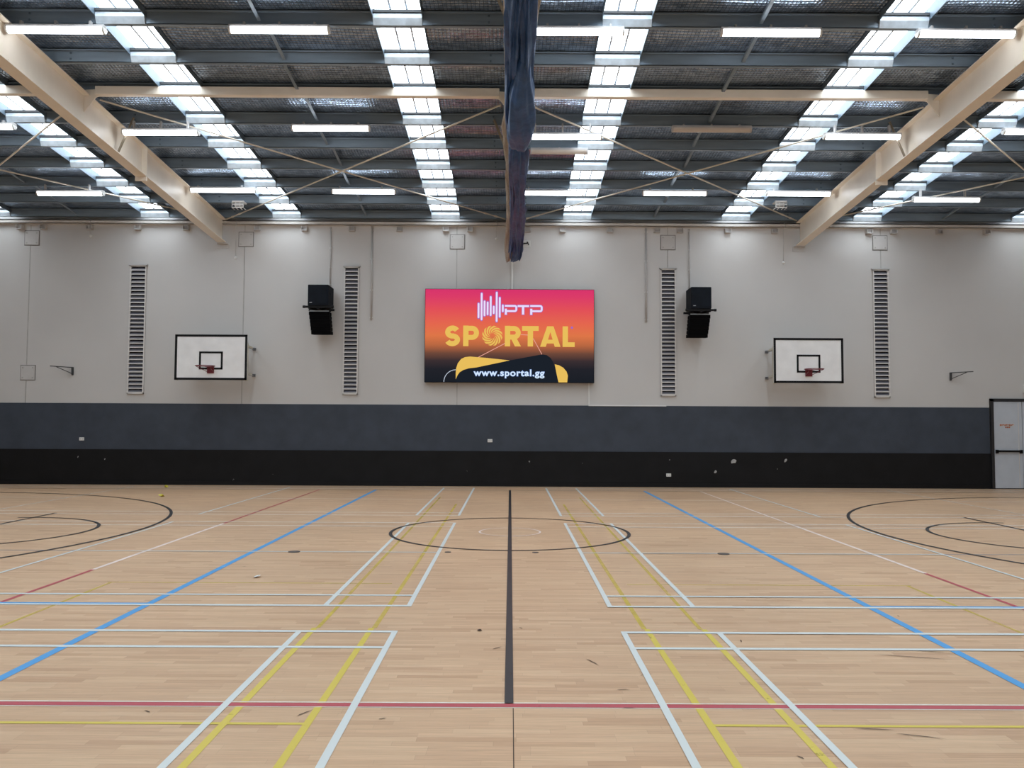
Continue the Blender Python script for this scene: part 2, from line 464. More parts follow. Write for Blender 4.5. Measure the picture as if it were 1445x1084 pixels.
SKO = []
for ci, cx in enumerate(SKX):
    a, b_ = cx - SKW, cx + SKW
    w = MB()
    bays = [(PY[i + 1] + .004, PY[i] - .004) for i in range(len(PY) - 1)]
    for (y0, y1) in bays:
        for x in (a, b_):
            zz0, zz1 = zr(y0), zr(y1); t = .006
            v = [(x - t, y0, zz0 + .10), (x + t, y0, zz0 + .10), (x + t, y1, zz1 + .10), (x - t, y1, zz1 + .10),
                 (x - t, y0, zz0 + .31), (x + t, y0, zz0 + .31), (x + t, y1, zz1 + .31), (x - t, y1, zz1 + .31)]
            vv = [w.bm.verts.new(p) for p in v]
            for f in ((0,3,2,1),(4,5,6,7),(0,1,5,4),(1,2,6,5),(2,3,7,6),(3,0,4,7)): w.bm.faces.new([vv[i] for i in f])
    # far end strip behind the last purlin and the strip over the rest of the hall
    for x in (a, b_):
        w.bar((x, YW, zr(YW) + .25), (x, PY[0], zr(PY[0]) + .25), .012, .12)
        w.bar((x, PY[-1], zr(PY[-1]) + .25), (x, RIDGE, zr(RIDGE) + .25), .012, .12)
        w.bar((x, RIDGE, zr(RIDGE) + .25), (x, YN, zr(YN) + .25), .012, .12)
    win = struct(w.build('window_%d' % (ci + 1), 'flash'), 'long roof skylight strip with galvanised sides'); SKO.append(win)
    segs = [(PY[i + 1], PY[i]) for i in range(len(PY) - 1)] + [(PY[0], YW), (RIDGE, PY[-1])] + [(RIDGE - 16.6 * (k + 1) / 6, RIDGE - 16.6 * k / 6) for k in range(6)]
    for (y0, y1) in segs:
        m = MB(); z0_, z1_ = zr(y0) + .30, zr(y1) + .30
        m.face([(a, y0, z0_), (b_, y0, z0_), (b_, y1, z1_), (a, y1, z1_)])
        m.build('pane', 'sky' if y0 > -5 else 'lamp_body', win)  # unseen rearmost panes are blanked opaque to dim the light on the near floor
    m = MB()
    for k in (1, 2):
        x = a + (b_ - a) * k / 3
        m.bar((x, YW, zr(YW) + .290), (x, RIDGE, zr(RIDGE) + .290), .030, .016)
    m.build('glazing_rib', 'rib', win)

# purlins: Z sections running across the hall
for i, Y in enumerate(PY):
    z = zr(Y)
    m = MB()
    m.box((-XW, Y, z), (XW, Y + .008, z + PH))                      # web facing the camera
    m.box((-XW, Y - .065, z + PH - .012), (XW, Y, z + PH))          # top flange
    m.box((-XW, Y - .065, z + PH - .035), (XW, Y - .058, z + PH))   # its lip
    m.box((-XW, Y, z), (XW, Y + .075, z + .01))                     # bottom flange
    o = m.build('roof_purlin', 'purlin')
    tag(o, ('dark galvanised roof purlin running right across the hall, %s out from the screen wall' % ORD[i]) if i else 'dark galvanised roof purlin tight against the top of the screen wall', 'purlin', 'roof purlins')
    for x in (-7.5, 0, 7.5):
        for dx in (-.35, .35):
            for dz in (.05, .15): many('bolt', 'flash', o, (x + dx, Y - .008, z + dz), (.028, .016, .028))

# galvanised trays across the skylights, in front of each purlin
for ci, cx in enumerate(SKX):
    for i, Y in enumerate(PY[:-1]):
        z = zr(Y); a, b_ = cx - SKW + .008, cx + SKW - .008; m = MB()
        prof = [(Y - .004, z + .155), (Y - .055, z + .155), (Y - .055, z + .09), (Y - .01, z - .004), (Y - .004, z - .004)]
        m.prism(prof, lambda u, v: Vector((a, u, v)), (b_ - a, 0, 0)); m.build('purlin_tray', 'tray', SKO[ci])
        MB().box((a, Y - .08, z + .165), (b_, Y - .066, z + .205)).build('shadow_strip', 'dark_edge', SKO[ci])  # black strip painted in as the shadow line above each tray
# bridging struts between purlins at mid bay
for bi, (bx, bn) in enumerate(((-11.2, 'outer bay away from door'), (-3.72, 'curtain bay away from door'), (3.72, 'door-side curtain bay'), (11.2, 'door-side outer bay'))):
    for i in range(len(PY) - 1):
        y1, y0 = PY[i], PY[i + 1]; sx = .03 if i % 2 else -.03
        m = MB(); m.bar((bx + sx, y0 + .01, zr(y0) + .10), (bx + sx, y1 - .005, zr(y1) + .06), .05, .010); m.bar((bx + sx - .025, y0 + .01, zr(y0) + .12), (bx + sx - .025, y1 - .005, zr(y1) + .08), .008, .04)
        o = m.build('bridging_strut', 'purlin')
        tag(o, 'grey strut, %s, between %s and %s purlins from the wall' % (bn, ORD[i], ORD[i + 1]), 'strut', 'bridging struts between purlins')

# ------------------------------------------------------------------ rafters (I sections)
RD = .60; FWD = .115
def rafter(X, lab):
    t = thing('roof_rafter', (X, YW - .1, zr(YW) - .02), lab, 'rafter', 'cream steel roof rafters')
    def sect(name, x0, x1, zo0, zo1, ya=YW - .13, yb=RIDGE):
        m = MB()
        P_ = [(x, y, zr(y) - .03 + zo) for y in (ya, yb) for x, zo in ((x0, zo0), (x1, zo0), (x1, zo1), (x0, zo1))]
        v = [m.bm.verts.new(p) for p in P_]
        for f in ((0,3,2,1),(4,5,6,7),(0,1,5,4),(1,2,6,5),(2,3,7,6),(3,0,4,7)): m.bm.faces.new([v[k] for k in f])
        return m.build(name, 'cream', t)
    sect('web', X - .008, X + .008, -RD + .018, -.018)
    sect('flange', X - FWD, X + FWD, -.018, 0)
    sect('flange', X - FWD, X + FWD, -RD, -RD + .018)
    ys = 16.3; zt = zr(ys) - .03
    m = MB(); m.box((X - FWD, ys - .02, zt - RD - .09), (X + FWD, ys - .003, zt)); m.box((X - FWD, ys + .003, zt - RD - .09), (X + FWD, ys + .02, zt)); m.build('splice_plate', 'cream', t)
    for i, y in enumerate((PY[5], PY[9])):
        for sx in (-1, 1):
            if abs(X) > 1 and sx * X > 0: continue
            m = MB(); m.bar((X + sx * .34, y - .02, zr(y) + .09), (X + sx * .06, y - .03, zr(y) - .03 - RD + .03), .045, .008, (0, 1, 0)); m.bar((X + sx * .34, y - .02, zr(y) + .09), (X + sx * .06, y - .03, zr(y) - .03 - RD + .03), .008, .045, (0, 1, 0))
            m.build('fly_brace', 'brace', t)
    m = MB(); zb = zr(YW) - .03 - RD
    m.box((X - .14, YW - .13, zb - .01), (X + .14, YW, zb + .0)); m.box((X - .16, YW - .02, zb - .12), (X + .16, YW - .001, zb + .02)); m.build('bearing_plate', 'plate', t)
    # small bolts seen along the bottom flange
    if X:
        for k in range(9):
            y = YW - .9 - 1.2 * k; many('flange_bolt', 'cream', t, (X - math.copysign(FWD * .8, X), y, zr(y) - .03 - RD + .028), (.03, .03, .022))
rafter(-7.5, 'deep cream steel rafter away from the door, between the curtain and the far skylights')
rafter(0, 'cream steel rafter above the bundled navy curtain')
rafter(7.5, 'deep cream steel rafter on the door side of the hall')
rafter(-15, 'outermost cream rafter away from the door'); rafter(15, 'outermost cream rafter beyond the door')

# tie beam across the bays
for x0, x1, lab in ((-15, -7.5, 'cream tie beam in the outer bay away from the door'), (-7.5, 0, 'cream tie beam from the curtain to the rafter away from the door'),
                    (0, 7.5, 'cream tie beam from the curtain to the door-side rafter'), (7.5, 15, 'cream tie beam in the outer bay on the door side')):
    Yt = 14.12; zt = zr(Yt) - .035
    t = thing('tie_beam', ((x0 + x1) / 2, Yt, zt), lab, 'beam', 'cream tie beams between rafters')
    MB().box((x0 + .22, Yt - .15, zt - .0), (x1 - .22, Yt - .03, zt + .155)).build('hollow_section', 'cream', t, bevel=.012)
    for x, sx in ((x0, 1), (x1, -1)):
        m = MB(); f = lambda u, v: Vector((x + sx * u, Yt - .10, zt + v))
        m.prism([(.012, -.30), (.012, -.02), (.03, .10), (.40, .12), (.40, .03), (.22, -.03)], f, (0, .02, 0)); m.build('gusset_plate', 'cream', t)

# cross bracing rods
def rod(a, b_, lab):
    a, b_ = Vector(a), Vector(b_); d = (b_ - a)
    t = thing('bracing_rod', a, lab, 'bracing rod', 'crossed bracing rods')
    MB().tube([a, b_], .017, 8).build('rod', 'rod', t, True)
    p = a + d * .965; q = a + d * .93
    MB().bar(q + Vector((0, .02, 0)), p + Vector((0, .02, 0)), .012).bar(q - Vector((0, .02, 0)), p - Vector((0, .02, 0)), .012).tube([q - d.normalized() * .05, q + d.normalized() * .03], .024).tube([p - d.normalized() * .03, p + d.normalized() * .05], .024).build('turnbuckle', 'rod', t)
zA, zB = zr(14.3) - .03, zr(20.8) - .03
for x0, x1, nm in ((-15, -7.5, 'outer bay away from door'), (-7.5, 0, 'curtain bay away from door'), (0, 7.5, 'door-side curtain bay'), (7.5, 15, 'door-side outer bay')):
    rod((x0 + .2, 14.2, zA), (x1 - .16, 20.75, zB), 'thin cream rod, %s, wall end nearer the door' % nm)
    rod((x1 - .2, 14.2, zA - .05), (x0 + .16, 20.75, zB - .05), 'thin cream rod, %s, wall end further from the door' % nm)

# ------------------------------------------------------------------ fluorescent lights
lamps = [  # pixel x0, x1, y of the tube's middle, purlin index, lit, label
    (8, 150, 43.5, 8, 1, 'front row, touching the rafter away from the door'),
    (322, 467, 43.5, 8, 1, 'front row, between the two skylight strips away from the door'),
    (752, 882, 46, 8, 1, 'front row, next to the curtain'),
    (1015, 1160, 47.5, 8, 1, 'front row, between the two skylight strips on the door side'),
    (1292, 1434, 49.5, 8, 1, 'front row, touching the door-side rafter'),
    (172, 282, 188, 5, 1, 'middle row, behind the rafter away from the door'),
    (411, 523, 182, 5, 1, 'middle row, below the tie beam away from the door'),
    (738, 850, 194, 5, 1, 'middle row, next to the curtain'),
    (947, 1061, 184, 5, 0, 'middle row, unlit with a beige cover'),
    (1161, 1272, 194, 5, 1, 'middle row, touching the door-side rafter'),
    (-90, 22, 179.5, 5, 1, 'middle row, in the outer bay away from the door'),
    (1414, 1524, 187, 5, 1, 'middle row, in the outer bay on the door side'),
    (748, 830, 215, 4, 0, 'behind the lit middle one by the curtain, unlit'),
    (52, 147, 272, 2, 1, 'back row, in the outer bay away from the door'),
    (268, 362, 267.5, 2, 1, 'back row, behind the rafter away from the door'),
    (468, 559, 269.5, 2, 1, 'back row, between the skylight strips away from the door'),
    (735, 824, 271.5, 2, 1, 'back row, next to the curtain'),
    (906, 998, 272, 2, 1, 'back row, between the skylight strips on the door side'),
    (1080, 1173, 272.5, 2, 1, 'back row, touching the door-side rafter'),
    (1287, 1383, 281, 2, 1, 'back row, in the outer bay on the door side')]
for (xa, xb, y, pi, lit, where) in lamps:
    Y = PY[pi] - .06
    c = at((xa + xb) / 2, y, Y); L_ = (xb - xa) / F * Y
    zt = min(zr(Y) - .005, c.z + (.05 if pi == 2 else .08))
    t = thing('fluorescent_light', (c.x, Y, zt), ('long white lit' if lit else 'long pale') + ' ceiling light, ' + where, 'ceiling light', 'fluorescent lights under the purlins')
    a, b_ = c.x - L_ / 2, c.x + L_ / 2
    MB().box((a, Y - .05, zt - .045), (b_, Y + .05, zt)).build('housing', 'lamp_body', t, bevel=.006)
    dm = 'tube' if lit else 'lamp_off'
    m = MB(); n = 10
    prof = [(.062 * math.cos(PI + PI * k / n), .075 * math.sin(PI + PI * k / n)) for k in range(n + 1)]
    m.prism(prof, lambda u, v: Vector((a + .03, Y + u, zt - .045 + v)), (L_ - .06, 0, 0)); m.build('diffuser', dm, t)
    for x in (a, b_ - .03):
        m = MB(); m.prism([(u * 1.05, v * 1.05) for u, v in prof], lambda u, v: Vector((x, Y + u, zt - .045 + v)), (.03, 0, 0)); m.build('end_cap', 'lamp_body' if not lit else 'white', t)
    for k in ((.12, .78) if pi == 2 else (.15, .5, .85)):
        MB().box((a + L_ * k - .015, Y - .03, zt), (a + L_ * k + .015, Y + .03, zr(Y) + .0)).build('mounting_clip', 'lamp_body', t)

# caged sensors near the wall
for px, lab in ((337, 'small white caged box under the roof above the backboard away from the door'), (1101, 'small white caged box under the roof above the door-side backboard')):
    c = at(px, 289, 19.55)
    t = thing('caged_sensor', (c.x, c.y, c.z), lab, 'sensor', 'caged boxes under the roof')
    MB().box((c.x - .14, c.y - .08, c.z + .05), (c.x + .14, c.y + .16, c.z + .08)).build('base_plate', 'white', t)
    MB().box((c.x - .10, c.y - .05, c.z - .05), (c.x + .10, c.y + .07, c.z + .05)).build('sensor_body', 'lamp_body', t, bevel=.01)
    m = MB()
    for zz in (-.10, -.02):
        m.box((c.x - .14, c.y - .09, c.z + zz), (c.x + .14, c.y - .08, c.z + zz + .02))
    for x in (-.14, -.05, .05, .13):
        m.box((c.x + x, c.y - .09, c.z - .10), (c.x + x + .01, c.y - .08, c.z + .06)); m.box((c.x + x, c.y - .09, c.z - .10), (c.x + x + .01, c.y + .10, c.z - .09))
    m.build('wire_cage', 'white', t)
    MB().box((c.x - .02, c.y + .10, c.z + .08), (c.x + .02, c.y + .14, zr(c.y + .12) + .02)).build('hanger', 'white', t)

# ------------------------------------------------------------------ wall vents
def vent(px0, px1, pyt, pyb, lab):
    a, b_ = at((px0 + px1) / 2, pyt, YW), at((px0 + px1) / 2, pyb, YW)
    c = (a.x + b_.x) / 2; w = (px1 - px0) / F * YW / 2; zt, zb = a.z, b_.z
    t = thing('wall_vent', (c, YW, zb), lab, 'vent', 'tall louvred wall vents')
    MB().box((c - w, YW - .004, zb), (c + w, YW - .001, zt)).build('void', 'slot', t)
    m = MB(); fwid = .028
    for x in (c - w, c + w - fwid): m.box((x, YW - .05, zb), (x + fwid, YW - .001, zt))
    m.box((c - w, YW - .05, zt - fwid), (c + w, YW - .001, zt)); m.box((c - w, YW - .05, zb), (c + w, YW - .001, zb + fwid))
    m.build('frame', 'louvre_frame', t)
    m = MB(); m.box((c - w - .03, YW - .07, zt), (c + w + .03, YW - .001, zt + .03)); m.build('drip_cap', 'conduit', t)
    m = MB(); n = 31; st = (zt - zb - 2 * fwid) / n
    m2 = MB()
    for k in range(n):
        z = zb + fwid + st * k
        m.bar((c - w + fwid, YW - .035, z + st * .42), (c + w - fwid, YW - .035, z + st * .42), .004, .004) if 0 else None
        # sloping blade
        v = [m.bm.verts.new(p) for p in ((c - w + fwid, YW - .045, z + .012), (c + w - fwid, YW - .045, z + .012), (c + w - fwid, YW - .008, z + st * .72), (c - w + fwid, YW - .008, z + st * .72))]
        m.bm.faces.new(v)
        m2.box((c - w + fwid, YW - .05, z - .003), (c + w - fwid, YW - .043, z + .026))
    m.build('slat', 'louvre', t); m2.build('slat_edge', 'louvre_frame', t)
vent(182.5, 205.5, 375, 556, 'tall narrow louvred vent beyond the backboard away from the door')
vent(485, 506, 377, 557, 'tall narrow louvred vent beside the loudspeaker away from the door')
vent(932, 953.5, 380, 559, 'tall narrow louvred vent beside the loudspeaker on the door side')
vent(1232, 1254, 381, 561, 'tall narrow louvred vent between the door-side backboard and the door')

# ------------------------------------------------------------------ loudspeakers
def speaker(side, lab):
    s = side                                   # -1: away from the door, cabinet side seen towards the centre
    Yf = 20.35
    xo, xi = (434.5, 463) if s < 0 else (1004, 975.5)
    yt, yb = (401.5, 431) if s < 0 else (405, 435.5)
    A, B = at(xo, yt, Yf), at(xi, yb, Yf); x0, x1 = sorted((A.x, B.x)); zt, zb = A.z, B.z
    cxm = (x0 + x1) / 2
    t = thing('loudspeaker', (cxm, YW, zb), lab, 'loudspeaker', 'wall loudspeakers')
    sub = MB().box((x0, Yf, zb), (x1, Yf + .62, zt)).build('subwoofer_cabinet', 'spk', t, bevel=.012)
    MB().box((x0 + .03, Yf - .008, zb + .05), (x1 - .03, Yf - .0005, zt - .03)).build('front_grille', 'spk2' if 0 else 'spk', sub)
    bx = x0 + .05
    MB().box((bx, Yf - .014, zb + .065), (bx + .06, Yf - .009, zb + .08)).build('badge', 'badge', sub)
    xs = x1 if s < 0 else x0
    MB().cbox((xs, Yf + .3, zb + .32), (.012, .05, .07)).build('side_handle', 'black', sub)
    m = MB(); m.bar((x0 - .09, Yf + .05, zb - .03), (x1 + .09, Yf + .05, zb - .03), .05); m.bar((x0 - .09, Yf + .5, zb - .05), (x1 + .05, Yf + .5, zb - .05), .05)
    m.bar((cxm, Yf + .03, zb - .05), (cxm, YW - .005, zb - .05), .07); m.bar((x0 + .02, Yf + .05, zb - .05), (cxm, Yf + .4, zb - .09), .05); m.bar((x1 - .02, Yf + .05, zb - .05), (cxm, Yf + .4, zb - .09), .05)
    m.box((cxm - .15, YW - .02, zb - .3), (cxm + .15, YW - .001, zb + .3))
    m.build('mounting_bracket', 'black', t)
    m = MB()
    for x in (x0 - .1, x1 + .1): m.tube([(x - .03, Yf + .05, zb - .03), (x + .03, Yf + .05, zb - .03)], .035, 10)
    m.tube([(xs, Yf + .2, zb - .14), (xs, Yf + .2, zb)], .03, 8)
    m.build('clamp_knob', 'black', t)
    # curved line array: four modules, each tipped a little further down
    h = .62; zt2 = zb - .14; w0 = .255; n = 6
    yb2 = Yf + .12; z = zt2; x = cxm
    MB().box((cxm - .24, yb2 + .02, zt2 - .01), (cxm + .24, yb2 + .26, zt2 + .03)).build('fly_frame', 'badge', t)
    for k in range(n):
        a0 = R(1 + 1.3 * k); hh = .58 / n
        sh = (-s) * .009 * k
        wk = w0 - .002 * k
        m = MB()
        m.prism([(0, 0), (.012, -hh + .006), (.30, -hh + .012), (.30, -.006)], lambda u, v: Vector((x + sh - wk, yb2 + u * math.cos(a0) - v * math.sin(a0) * .6 + .01 * k, z + v * math.cos(a0) + u * math.sin(a0) * .3)), (wk * 2, 0, 0))
        m.build('array_module', 'spk2', t)
        z -= hh
    return t
speaker(-1, 'black loudspeaker with hanging line array by the vent away from the door')
speaker(1, 'black loudspeaker with hanging line array by the vent on the door side')

# ------------------------------------------------------------------ conduits, cords, outlets on the wall
def conduit(px, y0, y1, lab, r=.014, mt='conduit', off=.03):
    a, b_ = at(px, y0, YW - off), at(px, y1, YW - off)
    t = thing('wall_conduit', (a.x, YW, b_.z), lab, 'conduit', None)
    MB().tube([a, (a.x, a.y, b_.z)], r, 10).build('pipe', mt, t, True)
    m = MB()
    for k in (.04, .35, .68, .97): 
        z = a.z + (b_.z - a.z) * k; m.box((a.x - r * 1.8, YW - off - .002, z - .015), (a.x + r * 1.8, YW - .001, z + .015))
    m.build('clip', 'white' if mt != 'white' else 'conduit', t)
conduit(467, 321, 404, 'thin grey cable pipe running down into the loudspeaker away from the door')
conduit(972.5, 323, 408, 'thin grey cable pipe running down into the door-side loudspeaker')
conduit(525.5, 319, 452, 'thin grey pipe ending bare between the screen and the vent away from the door', .022)
conduit(911.5, 322, 455, 'thin grey pipe ending bare between the screen and the door-side vent', .022)
def trunk(px, y0, y1, lab, w=.05):
    a, b_ = at(px, y0, YW), at(px, y1, YW); m = MB(); m.box((a.x - w / 2, YW - .03, b_.z), (a.x + w / 2, YW - .001, a.z)); return m
m = trunk(723, 353, 409, ''); tag(m.build('cable_trunking', 'white', bevel=.004), 'straight white cable trunking dropping from the curtain to the screen', 'cable trunking')
m = trunk(831, 540, 573, '', .03); a, b_ = at(831, 572.5, YW), at(940, 573.2, YW); m.box((a.x, YW - .03, a.z - .012), (b_.x, YW - .001, a.z + .018))
tag(m.build('cable_trunking', 'white'), 'L-shaped white cable trunking below the screen corner', 'cable trunking')

def pull_cord(px, y0, y1, lab):
    a, b_ = at(px, y0, YW - .10), at(px, y1, YW - .10)
    t = thing('pull_cord', (a.x, a.y, b_.z), lab, 'pull cord', None)
    zc = min(a.z, 6.68)
    MB().tube([(a.x, YW - .16, 6.86), (a.x + .03, YW - .18, 6.76), (a.x, YW - .16, 6.66), (a.x, a.y - .02, 6.5), (a.x, a.y, b_.z + .04)], .008, 6).build('cord', 'conduit', t, True)
    MB().ball((a.x, a.y, b_.z), .038, 1, 1, 1.2).build('end_bead', 'white', t, True)
pull_cord(128.5, 314, 333, 'short cord hanging from the eave channel on the bare wall stretch')
pull_cord(333.5, 314, 364, 'long cord hanging beside the rafter end away from the door')
pull_cord(1105, 318, 371, 'long cord hanging beside the door-side rafter end')
pull_cord(700.5, 318, 337, 'short cord with round end hanging just beside the curtain')

c = at(743, 344, YW)
t = thing('junction_plate', (c.x, YW, c.z), 'small white connection plate beside the curtain tail', 'connection plate')
MB().box((c.x - .11, YW - .03, c.z - .08), (c.x + .11, YW - .001, c.z + .08)).build('plate', 'white', t, bevel=.005)
m = MB()
for dx, dz in ((.02, .03), (.05, -.03), (-.05, 0)): m.cbox((c.x + dx, YW - .04, c.z + dz), (.03, .02, .03))
m.build('plug', 'black', t)
a = at(723, 353, YW - .05); 
m = MB().tube([(c.x + .05, YW - .07, c.z), (c.x - .08, YW - .07, c.z - .01), (c.x - .25, YW - .06, c.z - .03), (a.x + .02, YW - .05, a.z + .08), (a.x, YW - .02, a.z - .03)], .014, 8)
tag(m.build('black_cable', 'black', smooth=True), 'short black cable looping from the white plate to the trunking', 'cable')

for px, py, lab in ((115.5, 619.5, 'white power outlet on the charcoal band away from the door'), (691.5, 622, 'white power outlet on the charcoal band below the screen'), (943.5, 670.5, 'white power outlet low on the black board')):
    Yo = YW - (.012 if py < 640 else .03); c = at(px, py, Yo)
    t = thing('power_outlet', (c.x, Yo, c.z), lab, 'power outlet', 'wall power outlets')
    MB().box((c.x - .062, Yo - .014, c.z - .04), (c.x + .062, Yo - .0005, c.z + .04)).build('faceplate', 'white', t, bevel=.004)
    m = MB()
    for x in (-.028, .028): m.box((c.x + x - .012, Yo - .017, c.z - .012), (c.x + x + .012, Yo - .013, c.z + .008))
    m.build('socket_hole', 'joint', t)

# folded wall arms
def wall_arm(px, py, s, lab):
    c = at(px, py, YW); t = thing('folding_wall_arm', (c.x, YW, c.z), lab, 'wall arm', 'folding wall arms')
    x = c.x
    MB().box((x - .022, YW - .02, c.z - .16), (x + .022, YW - .001, c.z + .05)).build('wall_plate', 'bracket', t)
    MB().bar((x, YW - .03, c.z + .04), (x + s * .40, YW - .35, c.z + .055), .022).build('arm', 'bracket', t)
    MB().bar((x, YW - .03, c.z - .12), (x + s * .30, YW - .25, c.z + .045), .018).build('stay', 'bracket', t)
    MB().bar((x + s * .01, YW - .03, c.z + .05), (x - s * .01, YW - .05, c.z - .15), .03).build('pivot', 'bracket', t)
wall_arm(103, 521, -1, 'small dark folding arm on the wall away from the door')
wall_arm(1341, 528.5, 1, 'small dark folding arm on the wall beside the door')

# ------------------------------------------------------------------ basketball backboards
def backboard(px0, px1, pyt, pyb, s, lab):
    Yb = 20.25
    A, B = at(px0, pyt, Yb), at(px1, pyb, Yb); x0, x1, zt, zb = A.x, B.x, A.z, B.z
    c = (x0 + x1) / 2
    t = thing('basketball_backboard', (c, YW, zb), lab, 'basketball backboard', 'basketball backboards')
    bd = MB().box((x0, Yb, zb), (x1, Yb + .03, zt)).build('board', 'board', t)
    e = .052; m = MB()
    for lo, hi in (((x0, zb), (x1, zb + e)), ((x0, zt - e), (x1, zt)), ((x0, zb), (x0 + e, zt)), ((x1 - e, zb), (x1, zt))):
        m.box((lo[0] - .002, Yb - .006, lo[1] - .002), (hi[0] + .002, Yb - .0005, hi[1] + .002))
    m.build('border', 'black', bd)
    w, h = .59, .45; zc = zb + .26; m = MB(); e2 = .048
    for lo, hi in (((c - w/2, zc), (c + w/2, zc + e2)), ((c - w/2, zc + h - e2), (c + w/2, zc + h)), ((c - w/2, zc), (c - w/2 + e2, zc + h)), ((c + w/2 - e2, zc), (c + w/2, zc + h))):
        m.box((lo[0], Yb - .004, lo[1]), (hi[0], Yb - .0005, hi[1]))
    m.build('target_square', 'black', bd)
    # hoop
    zh = zc + .065; yc = Yb - .15 - .225
    hp = MB().ring((c, yc, zh), .225, .010, 32, 8).build('hoop', 'red', t, True)
    m = MB(); m.box((c - .085, Yb - .02, zh - .16), (c + .085, Yb - .0005, zh + .02)); m.box((c - .085, Yb - .16, zh - .012), (c + .085, Yb - .01, zh + .008)); m.build('hoop_plate', 'red', hp)
    m = MB()
    for sx in (-1, 1): m.tube([(c + sx * .075, Yb - .015, zh - .12), (c + sx * .13, yc + .02, zh - .06), (c + sx * .2, yc - .06, zh - .012)], .007, 6)
    m.build('hoop_stay', 'red', hp)
    # support frame behind
    m = MB()
    for x in (x0 + .04, x1 - .04): m.bar((x, Yb + .06, zb - .01), (x, Yb + .06, zt - .18), .05)
    for z in (zb + .14, zb + .72): m.bar((x0 + .04, Yb + .06, z), (x1 - .04, Yb + .06, z), .04)
    m.build('support_rail', 'cream2', t)
    for x in (x0 + .40, x1 - .40):
        for z in (zb + .14, zb + .72):
            m = MB(); m.bar((x, Yb + .06, z), (x - s * 0, YW - .01, z), .045); m.cbox((x, YW - .012, z), (.14, .02, .14)); m.build('wall_bracket', 'cream2', t)
    # side swivel arm facing the hall centre
    xs = x1 if s < 0 else x0; d = 1 if s < 0 else -1
    m = MB(); m.bar((xs - d * .03, Yb + .12, zb - .02), (xs - d * .03, Yb + .12, zt - .2), .04); m.build('support_rail', 'cream2', t)
    for z in (zb + .16, zb + .84):
        m = MB(); m.bar((xs - d * .05, Yb + .12, z), (xs - d * .07, YW - .06, z), .03); m.cbox((xs - d * .07, YW - .03, z), (.07, .06, .07)); m.build('swivel_arm', 'grey_metal', t)
        m = MB(); m.bar((xs - d * .03, Yb + .10, z + .02), (xs - d * .045, Yb + .5, z + .01), .045); m.build('hinge_arm', 'cream2', t)
backboard(247.5, 348, 472, 536.5, -1, 'black-edged white backboard with red hoop near the loudspeaker away from the door')
backboard(1091.5, 1190.5, 477, 541, 1, 'black-edged white backboard with red hoop on the door side')

# ------------------------------------------------------------------ LED screen
Ys = 20.86
A, B = at(600.5, 408, Ys), at(838, 540, Ys); sx0, sx1, szt, szb = A.x, B.x, A.z, B.z
SWd, SHt = sx1 - sx0, szt - szb
scr = thing('led_screen', ((sx0 + sx1) / 2, YW, szb), 'large lit screen with pink to black sunset and gold lettering on the wall', 'screen')
MB().box((sx0 - .01, Ys + .004, szb - .01), (sx1 + .01, YW - .001, szt + .01)).build('cabinet', 'black', scr)
def lcol(c, s=1.0): return lin(c)
mt = bpy.data.materials.new('screen_gradient'); mt.use_nodes = True; nt = mt.node_tree; nt.nodes.clear()
tc = N(nt, 'ShaderNodeTexCoord'); sp = N(nt, 'ShaderNodeSeparateXYZ'); mr = N(nt, 'ShaderNodeMapRange'); rp = N(nt, 'ShaderNodeValToRGB'); em = N(nt, 'ShaderNodeEmission'); ou = N(nt, 'ShaderNodeOutputMaterial')
nt.links.new(tc.outputs['Object'], sp.inputs[0]); nt.links.new(sp.outputs[2], mr.inputs[0]); mr.inputs[1].default_value = 0; mr.inputs[2].default_value = SHt
nt.links.new(mr.outputs[0], rp.inputs[0]); nt.links.new(rp.outputs[0], em.inputs[0]); nt.links.new(em.outputs[0], ou.inputs[0]); em.inputs[1].default_value = 1
stops = [(0, (27, 31, 38)), (.14, (34, 35, 42)), (.23, (58, 47, 50)), (.31, (110, 72, 58)), (.40, (186, 104, 66)), (.50, (222, 118, 72)), (.62, (228, 104, 78)), (.78, (226, 80, 88)), (.92, (219, 60, 104)), (1, (214, 52, 108))]
cr = rp.color_ramp
cr.elements[0].position = 0; cr.elements[0].color = lin(stops[0][1]); cr.elements[1].position = 1; cr.elements[1].color = lin(stops[-1][1])
for p_, c_ in stops[1:-1]:
    e = cr.elements.new(p_); e.color = lin(c_)
m = MB(); m.box((sx0, Ys, szb), (sx1, Ys + .003, szt)); disp = m.build('display', mt, scr)
GOLD = emit('screen_gold', lin((232, 190, 92)), 1); GOLDE = emit('screen_gold_edge', lin((176, 128, 62)), 1)
LAV = emit('screen_lavender', lin((232, 222, 252)), 1); LAVE = emit('screen_violet_edge', lin((165, 105, 190)), 1)
DARK = emit('screen_dark', lin((27, 33, 42)), 1); URL = emit('screen_url', lin((214, 234, 255)), 1); URLE = emit('screen_url_edge', lin((70, 110, 190)), 1)
PINKL = emit('screen_pink_line', lin((232, 165, 150)), 1); WL = emit('screen_white_line', lin((190, 200, 215)), 1)
def sm(zx, zy, layer=1):        # artwork units -> the screen's face
    return Vector((sx0 + (zx - 57) / 1321 * SWd, Ys - .0012 * layer, szb + (832 - zy) / 732 * SHt))
